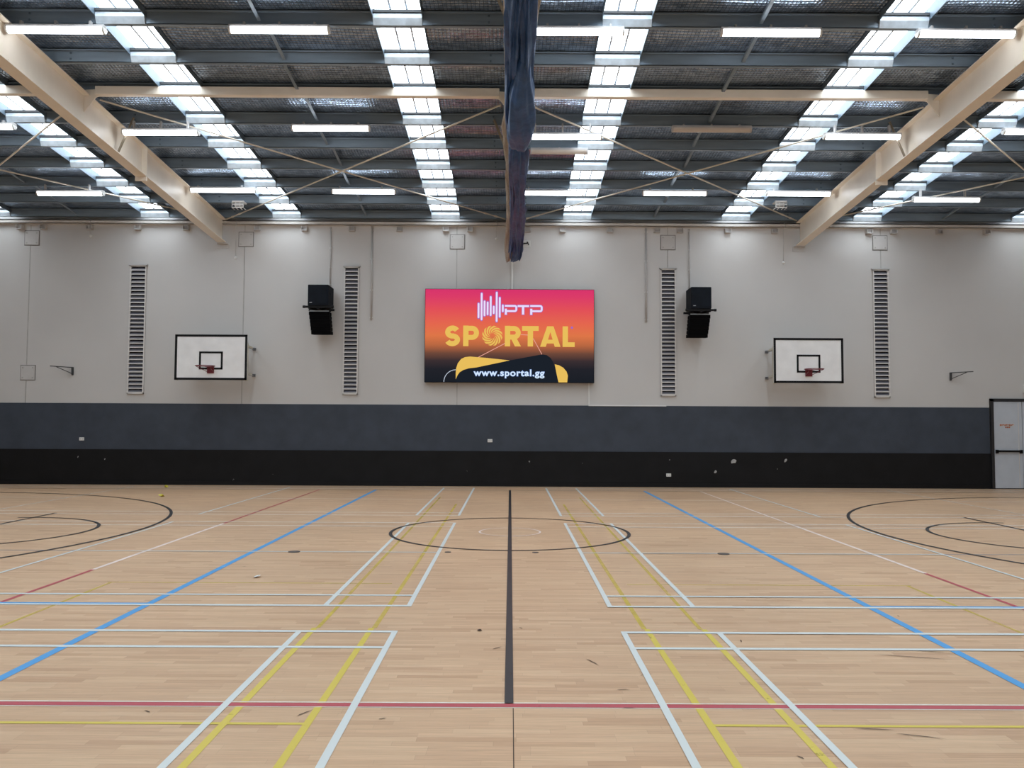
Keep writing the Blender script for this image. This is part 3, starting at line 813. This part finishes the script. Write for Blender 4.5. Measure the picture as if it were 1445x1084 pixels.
def stroke(m, pts, w, layer, closed=False, cap=0):
    """thick polyline on the screen"""
    P2 = [Vector((p[0], p[1])) for p in pts]; n = len(P2); Lft, Rgt = [], []
    for i in range(n):
        if closed: a, b_ = P2[i - 1], P2[(i + 1) % n]; d1 = (P2[i] - a).normalized(); d2 = (b_ - P2[i]).normalized()
        else:
            d1 = (P2[i] - P2[i - 1]).normalized() if i else None; d2 = (P2[i + 1] - P2[i]).normalized() if i < n - 1 else None
            d1 = d1 or d2; d2 = d2 or d1
        t = (d1 + d2); t = t.normalized() if t.length > 1e-6 else d1
        nn = Vector((-t.y, t.x)); k = 1 / max(.35, nn.dot(Vector((-d1.y, d1.x))))
        e = Vector((0, 0))
        if cap and not closed:
            if i == 0: e = -d2 * cap
            if i == n - 1: e = d1 * cap
        Lft.append(P2[i] + e + nn * w / 2 * k); Rgt.append(P2[i] + e - nn * w / 2 * k)
    vl = [m.bm.verts.new(sm(p.x, p.y, layer)) for p in Lft]; vr = [m.bm.verts.new(sm(p.x, p.y, layer)) for p in Rgt]
    for i in range(n - 1 if not closed else n):
        j = (i + 1) % n; m.bm.faces.new((vl[i], vl[j], vr[j], vr[i]))
def arc(cx, cy, rx, ry, a0, a1, n=16):
    return [(cx + rx * math.cos(R(a0 + (a1 - a0) * k / n)), cy + ry * math.sin(R(a0 + (a1 - a0) * k / n))) for k in range(n + 1)]
def poly(m, pts, layer): m.bm.faces.new([m.bm.verts.new(sm(x, y, layer)) for x, y in pts])
def letters(layer, g, matl):
    W = 42 + g; m = MB()
    T0, T1 = 409, 529                    # centre of the top and bottom strokes
    # S
    stroke(m, arc(272, 441, 38, 33, -28, -180, 14)[:-1] + arc(272, 441, 38, 30, 180, 95, 8) + arc(269, 500, 42, 30, -85, 0, 8)[0:] + arc(270, 498, 41, 33, 0, 155, 14)[1:], 40 + g, layer, cap=g / 2)
    # P
    stroke(m, [(376, 550 + g / 2), (376, 388 - g / 2)], W, layer)
    stroke(m, [(376, T0)] + arc(425, 445, 34, 36, -90, 90, 14) + [(376, 481)], 39 + g, layer)
    # R
    stroke(m, [(702, 550 + g / 2), (702, 388 - g / 2)], W, layer)
    stroke(m, [(702, T0)] + arc(752, 443, 34, 34, -90, 90, 14) + [(702, 477)], 39 + g, layer)
    poly(m, [(728 - g / 2, 486), (768 + g / 2, 476), (808 + g, 550 + g / 2), (760 - g / 2, 550 + g / 2)], layer)
    # T
    stroke(m, [(816 - g / 2, T0 - 1), (946 + g / 2, T0 - 1)], 38 + g, layer); stroke(m, [(881, T0), (881, 550 + g / 2)], W, layer)
    # A
    poly(m, [(957 - g, 552 + g / 2), (1012 - g / 2, 390 - g / 2), (1062 + g / 2, 390 - g / 2), (1117 + g, 552 + g / 2), (1072 - g / 2, 552 + g / 2), (1037, 436 + g / 2), (1002 + g / 2, 552 + g / 2)], layer)
    poly(m, [(1003, 496 - g / 2), (1071, 496 - g / 2), (1078, 526 + g / 2), (996, 526 + g / 2)], layer)
    # L
    stroke(m, [(1154, 390 - g / 2), (1154, 552 + g / 2)], W, layer); stroke(m, [(1134 - g / 2, 534), (1228 + g / 2, 534)], 37 + g, layer)
    # swirl in place of the O
    cx_, cy_, R_ = 583, 467, 80 + g / 2
    for k in range(12 if not g else 0):
        a0 = -2 * PI * k / 12; outer, inner = [], []
        for q in range(9):
            u = q / 8; r = R_ * (.24 + .76 * u); th = a0 + 1.35 * u; wd = (.10 + .26 * math.sin(PI * min(1, u * .8)))
            outer.append((cx_ + r * math.cos(th + wd * .55), cy_ + r * math.sin(th + wd * .55))); inner.append((cx_ + r * math.cos(th - wd * .55), cy_ + r * math.sin(th - wd * .55)))
        for q in range(8): poly(m, [outer[q], outer[q + 1], inner[q + 1], inner[q]], layer)
    return m
letters(3, 0, GOLD).build('lettering', GOLD, disp)
def ptp(layer, g):
    m = MB()
    for x, y0, y1 in ((474, 215, 322), (498, 135, 338), (521, 196, 306), (545, 204, 298), (569, 161, 304), (593, 237, 288), (616, 126, 350), (640, 168, 316), (664, 227, 272)):
        stroke(m, [(x, y0 - g / 2), (x, y1 + g / 2)], 14 + g, layer)
        for yy, sg in ((y0 - g / 2, -1), (y1 + g / 2, 1)):
            poly(m, [(x + (7 + g / 2) * math.cos(PI * k / 6), yy + sg * (7 + g / 2) * math.sin(PI * k / 6)) for k in range(7)], layer)
    for x0_, x1_ in ((688, 770), (887, 969)):
        stroke(m, [(x0_, 300 + g / 2), (x0_, 252), (x0_ + 14, 246 + 24)][:2] + [(x0_, 272)] * 0, 16 + g, layer)
        stroke(m, [(x0_ - 8, 230), (x1_ - 18, 230)] + arc(x1_ - 12, 242, 12, 12, -90, 0, 5) + [(x1_, 256)] + arc(x1_ - 12, 259, 12, 12, 0, 90, 5) + [(x0_ + 20, 271), (x0_, 271), (x0_, 298)], 14 + g, layer, cap=g / 2)
    stroke(m, [(780, 231), (870, 231)], 15 + g, layer, cap=g / 2); stroke(m, [(823, 231), (823, 298)], 17 + g, layer, cap=g / 2)
    return m
ptp(2, 7).build('emblem_edge', LAVE, disp); ptp(3, 0).build('emblem', LAV, disp)
# lower artwork
m = MB(); poly(m, [(300, 812), (299, 770), (302, 725), (315, 685), (340, 652), (370, 637), (410, 632), (540, 642), (722, 661), (600, 700), (400, 725), (360, 737), (330, 756), (312, 782)], 2); m.build('gold_swoosh', GOLD, disp)
m = MB(); poly(m, [(297, 832), (304, 806), (322, 774), (350, 750), (390, 733), (720, 661), (940, 618), (975, 612), (1010, 618), (1040, 640), (1060, 672), (1072, 720), (1085, 775), (1100, 832)], 3); m.build('dark_swoosh', DARK, disp)
m = MB(); poly(m, [(1072, 690), (1105, 697), (1140, 717), (1165, 747), (1175, 780), (1170, 832), (1102, 832), (1088, 770)], 2); m.build('gold_swoosh', GOLD, disp)
for pp, ly in (([(470, 640), (682, 527)], 1.5), ([(806, 457), (860, 460)], 3.5), ([(903, 487), (972, 612)], 1.5)):
    m = MB(); stroke(m, pp, 5, ly); m.build('thin_line', PINKL, disp)
m = MB(); stroke(m, arc(300, 832, 93, 95, 180, 270, 12), 5, 2); m.build('thin_line', WL, disp)
m = MB(); poly(m, [(1206 + 10 * math.cos(2 * PI * k / 10), 400 + 10 * math.sin(2 * PI * k / 10)) for k in range(10)], 3); m.build('dot', LAVE, disp)
def url(layer, off, matl, nm):
    cu = bpy.data.curves.new('url_text', 'FONT'); cu.body = 'www.sportal.gg'; cu.size = 1; cu.offset = off; cu.space_character = 1.12
    o = bpy.data.objects.new('url_text', cu); COL.objects.link(o)
    dg = bpy.context.evaluated_depsgraph_get(); me = bpy.data.meshes.new_from_object(o.evaluated_get(dg))
    bpy.data.objects.remove(o)
    xs = [v.co.x for v in me.vertices]; g = off * 30
    x0_, x1_ = URLX
    bm = bmesh.new(); bm.from_mesh(me)
    for v in bm.verts:
        zx = 442 + (v.co.x - x0_) / (x1_ - x0_) * 548; zy = 783 - v.co.y * 72
        v.co = sm(zx, zy, layer)
    k = MB(); k.bm.free(); k.bm = bm; return k.build(nm, matl, disp)
cu = bpy.data.curves.new('m', 'FONT'); cu.body = 'www.sportal.gg'; cu.size = 1; cu.space_character = 1.12; o = bpy.data.objects.new('m', cu); COL.objects.link(o)
me = bpy.data.meshes.new_from_object(o.evaluated_get(bpy.context.evaluated_depsgraph_get())); URLX = (min(v.co.x for v in me.vertices), max(v.co.x for v in me.vertices)); bpy.data.objects.remove(o)
url(3.6, .052, URLE, 'url_lettering_edge'); url(4.4, .028, URL, 'url_lettering')
# ------------------------------------------------------------------ door
zd = at(1420, 566.5, YW).z; dl = at(1400.5, 600, YW).x; dr = at(1440.5, 600, YW).x
m = MB(); fd = at(1396.5, 600, YW).x; fr = fd + 1.75
m.box((fd, YW - .07, 0), (dl, YW - .001, zd + .07)); m.box((fd, YW - .07, zd), (fr, YW - .001, zd + .07)); m.box((fr - .07, YW - .07, 0), (fr, YW - .001, zd + .07)); m.box((dl, YW - .012, 0), (fr - .07, YW - .001, zd))
door = struct(m.build('door_1', 'door_frame'), 'grey steel double door in a black frame')
for a, b_, nm in ((dl + .01, dr, 1), (dr + .012, fr - .08, 2)):
    m = MB(); m.box((a, YW - .05, .02), (b_, YW - .013, zd - .01)); lf = m.build('leaf', 'door', door)
    zrail = at(1420, 636.5, YW).z
    m = MB(); m.box((a + .03, YW - .10, zrail - .03), (b_ - .03, YW - .075, zrail + .02)); m.box((a + .02, YW - .10, zrail - .06), (a + .08, YW - .05, zrail + .03)); m.box((b_ - .08, YW - .10, zrail - .06), (b_ - .02, YW - .05, zrail + .03)); m.build('push_bar', 'black', lf)
    m = MB(); m.box((b_ - .1, YW - .056, .04), (b_ - .085, YW - .05, zd - .05)); m.build('edge_strip', 'louvre_frame', lf)
    if nm == 1:
        c = at(1420, 600, YW); m = MB(); m.box((c.x - .21, YW - .054, c.z - .028), (c.x + .17, YW - .0505, c.z + .034)); st = m.build('sticker', 'louvre_frame', lf)
        m = MB()
        for k in range(9): x = c.x - .20 + k * .04; m.box((x, YW - .058, c.z - .022 + .008 * (k % 3)), (x + .028, YW - .0545, c.z + .024 - .006 * (k % 2)))
        for k in range(3): x = c.x - .06 + k * .045; m.box((x, YW - .054, c.z - .075), (x + .034, YW - .0505, c.z - .04))
        m.build('sticker_lettering', 'orange', lf)
c = at(1443, 549, YW); m = MB(); m.box((c.x, YW - .07, c.z - .10), (c.x + .40, YW - .001, c.z + .10)); tag(m.build('exit_sign_box', 'white', bevel=.008), 'white box sign just above the grey double door', 'sign')

# ------------------------------------------------------------------ floor markings
zc_ = [.0015]
def line_x(x, y0, y1, w, key, lab=None, nm='court_line'):
    zc_[0] += .00004; m = MB(); m.face([(x - w / 2, y0, zc_[0]), (x + w / 2, y0, zc_[0]), (x + w / 2, y1, zc_[0]), (x - w / 2, y1, zc_[0])]); o = m.build(nm, P[key], floor)
    o['label'] = lab or (key.split('_')[0] + ' painted court line'); return o
def line_y(y, x0, x1, w, key, lab=None, nm='court_line'):
    zc_[0] += .00004; m = MB(); m.face([(x0, y - w / 2, zc_[0]), (x1, y - w / 2, zc_[0]), (x1, y + w / 2, zc_[0]), (x0, y + w / 2, zc_[0])]); o = m.build(nm, P[key], floor)
    o['label'] = lab or (key.split('_')[0] + ' painted court line'); return o
def line_arc(cx, cy, r, w, a0, a1, key, lab, n=96):
    zc_[0] += .00004; m = MB(); A_, B_ = [], []
    for k in range(n + 1):
        t = R(a0 + (a1 - a0) * k / n)
        A_.append(m.bm.verts.new((cx + (r - w / 2) * math.cos(t), cy + (r - w / 2) * math.sin(t), zc_[0]))); B_.append(m.bm.verts.new((cx + (r + w / 2) * math.cos(t), cy + (r + w / 2) * math.sin(t), zc_[0])))
    for k in range(n): m.bm.faces.new((A_[k], A_[k + 1], B_[k + 1], B_[k]))
    o = m.build('court_arc', P[key], floor); o['label'] = lab; return o
# yellow first (lowest), then the others on top
for s in (-1, 1):
    line_x(s * 1.10, .8, 6.6, .045, 'yellow'); line_x(s * 1.08, 6.6, 16.5, .04, 'yellow_worn')
    line_x(s * 1.555, .8, 6.6, .045, 'yellow'); line_x(s * 1.53, 6.6, 18, .035, 'yellow_worn')
    line_x(s * 4.06, 6.3, 8.4, .035, 'yellow_worn')
    a, b_ = sorted((s * 1.1, s * 9)); line_y(4.53, a, b_, .032, 'yellow')
    a, b_ = sorted((s * 1.2, s * 4.1)); line_y(8.4, a, b_, .03, 'yellow_worn')
line_y(4.83, -14, 14, .055, 'red'); line_y(4.872, -14, 14, .016, 'cream_thin'); line_y(4.792, -14, 14, .01, 'cream_thin')
for s in (-1, 1):
    line_x(s * 3.245, .6, 19.8, .07, 'blue')
    line_x(s * 4.60, 4.85, 9.1, .045, 'red'); line_x(s * 4.60, 9.1, 13.2, .05, 'pink'); line_x(s * 4.60, 13.2, 19.8, .04, 'red' if s < 0 else 'pink')
    a, b_ = sorted((s * 3.245, s * 4.66)) if s > 0 else sorted((s * 3.245, s * 9.0)); line_y(7.44, a, b_, .055, 'blue')
    a, b_ = sorted((s * 5.5, s * 14)); line_y(10.42, a, b_, .04, 'blue_thin')
    a, b_ = sorted((s * 3.3, s * 14)); line_y(13.22, a, b_, .03, 'blue_thin') if s > 0 else None
for y in (19.80, 20.62): line_y(y, -14, 14, .03, 'black_worn')
for s in (-1, 1):
    for (ya, yb, key) in ((.4, 6.50, 'white'), (7.37, 13.42, 'white'), (14.44, 20.5, 'white')):
        k2 = 'white' if ya < 13 else 'cream_thin'
        line_x(s * .90, ya, yb, .045, 'white'); line_x(s * 1.65, ya, yb, .045, 'white'); line_x(s * 5.49, ya, yb, .04, 'white' if ya > 7 else 'white')
        line_x(s * 9.4, ya, yb, .04, 'white_far'); line_x(s * 14.0, ya, yb, .04, 'white_far')
        a, b_ = sorted((s * .88, s * 14.0))
        kk = 'white' if ya < 7.5 else 'cream_thin'
        line_y(ya + .02, a, b_, .055, kk if ya < 14 else 'cream_thin'); line_y(yb - .01, a, b_, .055, 'white' if ya < 7 else 'cream_thin')
        line_y(ya + .46, a, b_, .052, kk); line_y(yb - .46, a, b_, .052, 'white' if ya < 7 else 'cream_thin')
        a, b_ = sorted((s * .92, s * 5.5)); line_y((ya + yb) / 2, a, b_, .04, kk)
        a, b_ = sorted((s * 9.4, s * 14)); line_y((ya + yb) / 2, a, b_, .04, 'cream_thin')
line_arc(0, 12.34, 1.775, .05, 0, 360, 'black', 'black centre circle')
line_arc(0, 12.34, .455, .03, 0, 360, 'pink', 'pale pink inner centre circle', 48)
for s in (-1, 1):
    line_arc(s * 11.9, 12.27, 6.32, .055, 90 if s > 0 else -90, 270 if s > 0 else 90, 'black', 'black three-point arc')
    line_arc(s * 8.0, 12.15, 1.72 if s < 0 else 1.62, .05, 80 if s > 0 else -100, 280 if s > 0 else 100, 'black_worn' if 0 else 'black', 'black free-throw arc')
    line_x(s * 8.05, 9.8, 14.55, .05, 'black', 'black free-throw line')
line_x(0.0, 4.86, 19.85, .052, 'black', 'wide black centre line')
line_x(-.006, 4.86, 12.5, .016, 'cream_thin') if 0 else None
m = MB(); m.face([(.022, .6, .0012), (.027, .6, .0012), (.027, 4.8, .0012), (.022, 4.8, .0012)]); m.build('board_joint', 'leaf', floor)
# scuffs
for (px, py, l, a) in ((880, 974, .09, .1), (702, 915, .10, .8), (836, 935, .16, -1.1), (1290, 928, .5, -.25), (1235, 1030, .22, -.1), (1300, 1040, .25, -.3), (1046, 905, .07, 1.4), (208, 1005, .06, -.6), (912, 953, .1, .4), (1130, 1070, .05, -1), (540, 1015, .05, .5), (345, 800, .05, .6), (1268, 870, .05, 1.5), (735, 887, .05, -.9), (1310, 920, .3, -.3), (430, 1007, .12, 1.0), (888, 1000, .08, 0)):
    c = ground(px, py); m = MB(); d = Vector((math.cos(a), math.sin(a), 0)) * l / 2; n = Vector((-d.y, d.x, 0)).normalized() * .006
    m.face([c - d - n * .3 + Vector((0, 0, .004)), c + d - n * .3 + Vector((0, 0, .004)), c + d * .3 + n + Vector((0, 0, .004)), c - d * .6 + n + Vector((0, 0, .004))]); m.build('scuff_mark', 'leaf', floor)

for px, py, r, lab in ((415, 779, .075, 'dark round floor socket cover on the side away from the door'), (1021, 782, .075, 'dark round floor socket cover on the door side'), (632, 779.5, .04, 'tiny dark floor socket cover in front of the centre circle, away from the door'), (755.5, 780, .04, 'tiny dark floor socket cover in front of the centre circle, near the black line')):
    c = ground(px, py); m = MB().tube([(c.x, c.y, -.01), (c.x, c.y, .006)], r, 20); tag(m.build('floor_socket_cover', 'socket'), lab, 'floor socket', 'floor socket covers')
def scrap(px, py, r, mt_, nm, lab, cat, n=7, hh=.02):
    c = ground(px, py); m = MB()
    top = [m.bm.verts.new((c.x + r * math.cos(2 * PI * k / n) * random.uniform(.5, 1.1), c.y + r * math.sin(2 * PI * k / n) * random.uniform(.5, 1.1), .003 + hh * random.random())) for k in range(n)]
    mid = m.bm.verts.new((c.x, c.y, .003 + hh)); low = m.bm.verts.new((c.x, c.y, .001))
    for k in range(n): m.bm.faces.new((top[k], top[(k + 1) % n], mid)); m.bm.faces.new((top[(k + 1) % n], top[k], low))
    tag(m.build(nm, mt_), lab, cat)
scrap(235, 688.5, .075, 'yellow_tape', 'tape_scrap', 'crumpled yellow tape scrap tight by the black board', 'tape scrap', hh=.07)
scrap(228.5, 701, .075, 'yellow_tape', 'tape_scrap', 'crumpled yellow tape scrap lying further out on the floor', 'tape scrap', hh=.06)
scrap(362, 815, .05, 'white', 'paper_scrap', 'small white paper scrap on the floor between red and blue lines', 'paper scrap')
scrap(677, 890.5, .025, 'leaf', 'dry_leaf', 'tiny dark brown dry leaf beside the black centre line', 'leaf', hh=.012)

# ------------------------------------------------------------------ divider curtain bundled under the middle rafter
def zb_(Y): return zr(Y) - .03 - RD           # rafter underside
cur = thing('divider_curtain', (.08, 20.4, zb_(20.4)), 'bundled navy vinyl divider curtain hanging under the middle rafter', 'curtain')
def bundle(name, mt_, path, ph=0., folds=7, amp=.28, n=56, st=.11):
    """path: list of (Y, centre X, z below the rafter of the centre, half width, half height); lofted with deep running folds"""
    ys = []; Y = path[0][0]; d = -1 if path[-1][0] < Y else 1
    while (Y - path[-1][0]) * d < 0: ys.append(Y); Y += d * st
    ys.append(path[-1][0])
    def ev(Y):
        for a, b_ in zip(path, path[1:]):
            if min(a[0], b_[0]) - 1e-6 <= Y <= max(a[0], b_[0]) + 1e-6:
                t = (Y - a[0]) / (b_[0] - a[0]); t = t * t * (3 - 2 * t); return [a[k] + (b_[k] - a[k]) * t for k in range(1, 5)]
        return list(path[-1][1:])
    m = MB(); rings = []
    for Y in ys:
        cx_, dz, hw, hh = ev(Y); row = []
        for k in range(n):
            t = 2 * PI * k / n
            q = 1 - amp * abs(math.sin(folds * t / 2 + ph + .55 * math.sin(Y * 1.3 + ph) + .25 * Y)) ** .7 + .09 * math.sin(3 * t + Y * 2.1 + ph) + .05 * math.sin(9 * t - Y * 4.3)
            row.append(m.bm.verts.new((cx_ + hw * q * math.cos(t), Y, zb_(Y) - dz + hh * q * math.sin(t))))
        rings.append(row)
    for a, b_ in zip(rings, rings[1:]):
        for k in range(n): m.bm.faces.new((a[k], a[(k + 1) % n], b_[(k + 1) % n], b_[k]))
    m.bm.faces.new(rings[0]); m.bm.faces.new(rings[-1][::-1])
    return m.build(name, mt_, cur, True)
# netting packed between rafter and vinyl
bundle('netting_bundle', 'net', [(5.0, .10, .12, .24, .11), (9.5, .14, .12, .22, .11), (12, .10, .12, .22, .11), (14, .04, .13, .20, .12), (17, .06, .13, .17, .12), (19.6, .03, .15, .17, .14), (20.3, -.02, .26, .16, .22), (20.6, -.07, .34, .11, .20), (20.75, -.10, .40, .06, .14)], 1.3, 11, .16)
# vinyl: near roll, the big drooping fold, and the narrow ruffled run to the wall
bundle('vinyl_fold', 'vinyl', [(5.0, .04, .30, .20, .20), (8.5, .04, .31, .18, .20), (10.2, .01, .31, .13, .19), (11.2, .0, .28, .11, .15), (11.9, -.02, .22, .06, .09)], .4, 7, .42)
bundle('vinyl_fold', 'vinyl', [(5.0, .20, .30, .14, .18), (9.0, .20, .31, .13, .19), (11.0, .20, .28, .13, .18), (12.3, .22, .24, .13, .15), (12.9, .26, .22, .08, .10)], 2.1, 6, .38)
bundle('vinyl_fold', 'vinyl', [(10.7, .20, .26, .04, .06), (11.2, .16, .34, .13, .15), (11.9, .13, .42, .21, .20), (12.8, .13, .46, .225, .20), (13.5, .12, .42, .17, .17), (13.9, .11, .34, .08, .08)], .9, 3, .16)
bundle('vinyl_fold', 'vinyl', [(11.0, -.04, .24, .07, .12), (12.4, -.05, .28, .08, .15), (13.6, -.02, .28, .07, .13), (14.2, .04, .26, .05, .08)], 1.7, 4, .25)
bundle('vinyl_fold', 'vinyl', [(13.3, .10, .28, .12, .14), (14.2, .12, .34, .20, .18), (15.4, .12, .34, .185, .17), (16.0, .12, .31, .15, .15), (17.2, .13, .33, .19, .17), (18.8, .14, .32, .175, .16), (19.7, .15, .30, .15, .15), (20.1, .13, .35, .17, .20), (20.5, .10, .40, .17, .20), (20.8, .05, .42, .09, .12)], 2.6, 9, .40)
bundle('vinyl_fold', 'vinyl', [(13.6, .22, .26, .03, .05), (14.4, .24, .30, .07, .10), (16.5, .22, .32, .06, .10), (18.2, .25, .31, .07, .10), (20.3, .24, .34, .07, .12), (20.7, .20, .42, .04, .10)], .3, 5, .40)
bundle('vinyl_fold', 'vinyl', [(13.6, -.02, .30, .03, .05), (14.6, -.01, .34, .06, .09), (16.8, .01, .34, .05, .08), (19.0, .02, .33, .06, .10), (20.4, -.02, .40, .07, .12), (20.75, -.05, .44, .03, .08)], 1.9, 5, .40)
m = MB()
for k in range(7): x = -.10 + k * .035; m.tube([(x, 20.72, zb_(20.7) - .30), (x - .02, 20.74, zb_(20.7) - .46 - .03 * (k % 3))], [.014, .004], 6)
m.build('frayed_tail', 'net', cur, True)

# ------------------------------------------------------------------ light
w = bpy.data.worlds.new('world'); S.world = w; w.use_nodes = True
w.node_tree.nodes['Background'].inputs[0].default_value = (.8, .88, 1, 1); w.node_tree.nodes['Background'].inputs[1].default_value = .4
S.view_settings.view_transform = 'Standard'; S.view_settings.look = 'None'; S.view_settings.gamma = 1
S.view_settings.exposure = 0; S.view_settings.use_curve_mapping = False
S.cycles.use_denoising = True
S.cycles.max_bounces = 8; S.cycles.diffuse_bounces = 5; S.cycles.glossy_bounces = 4; S.cycles.transparent_max_bounces = 12
S.cycles.sample_clamp_indirect = 8
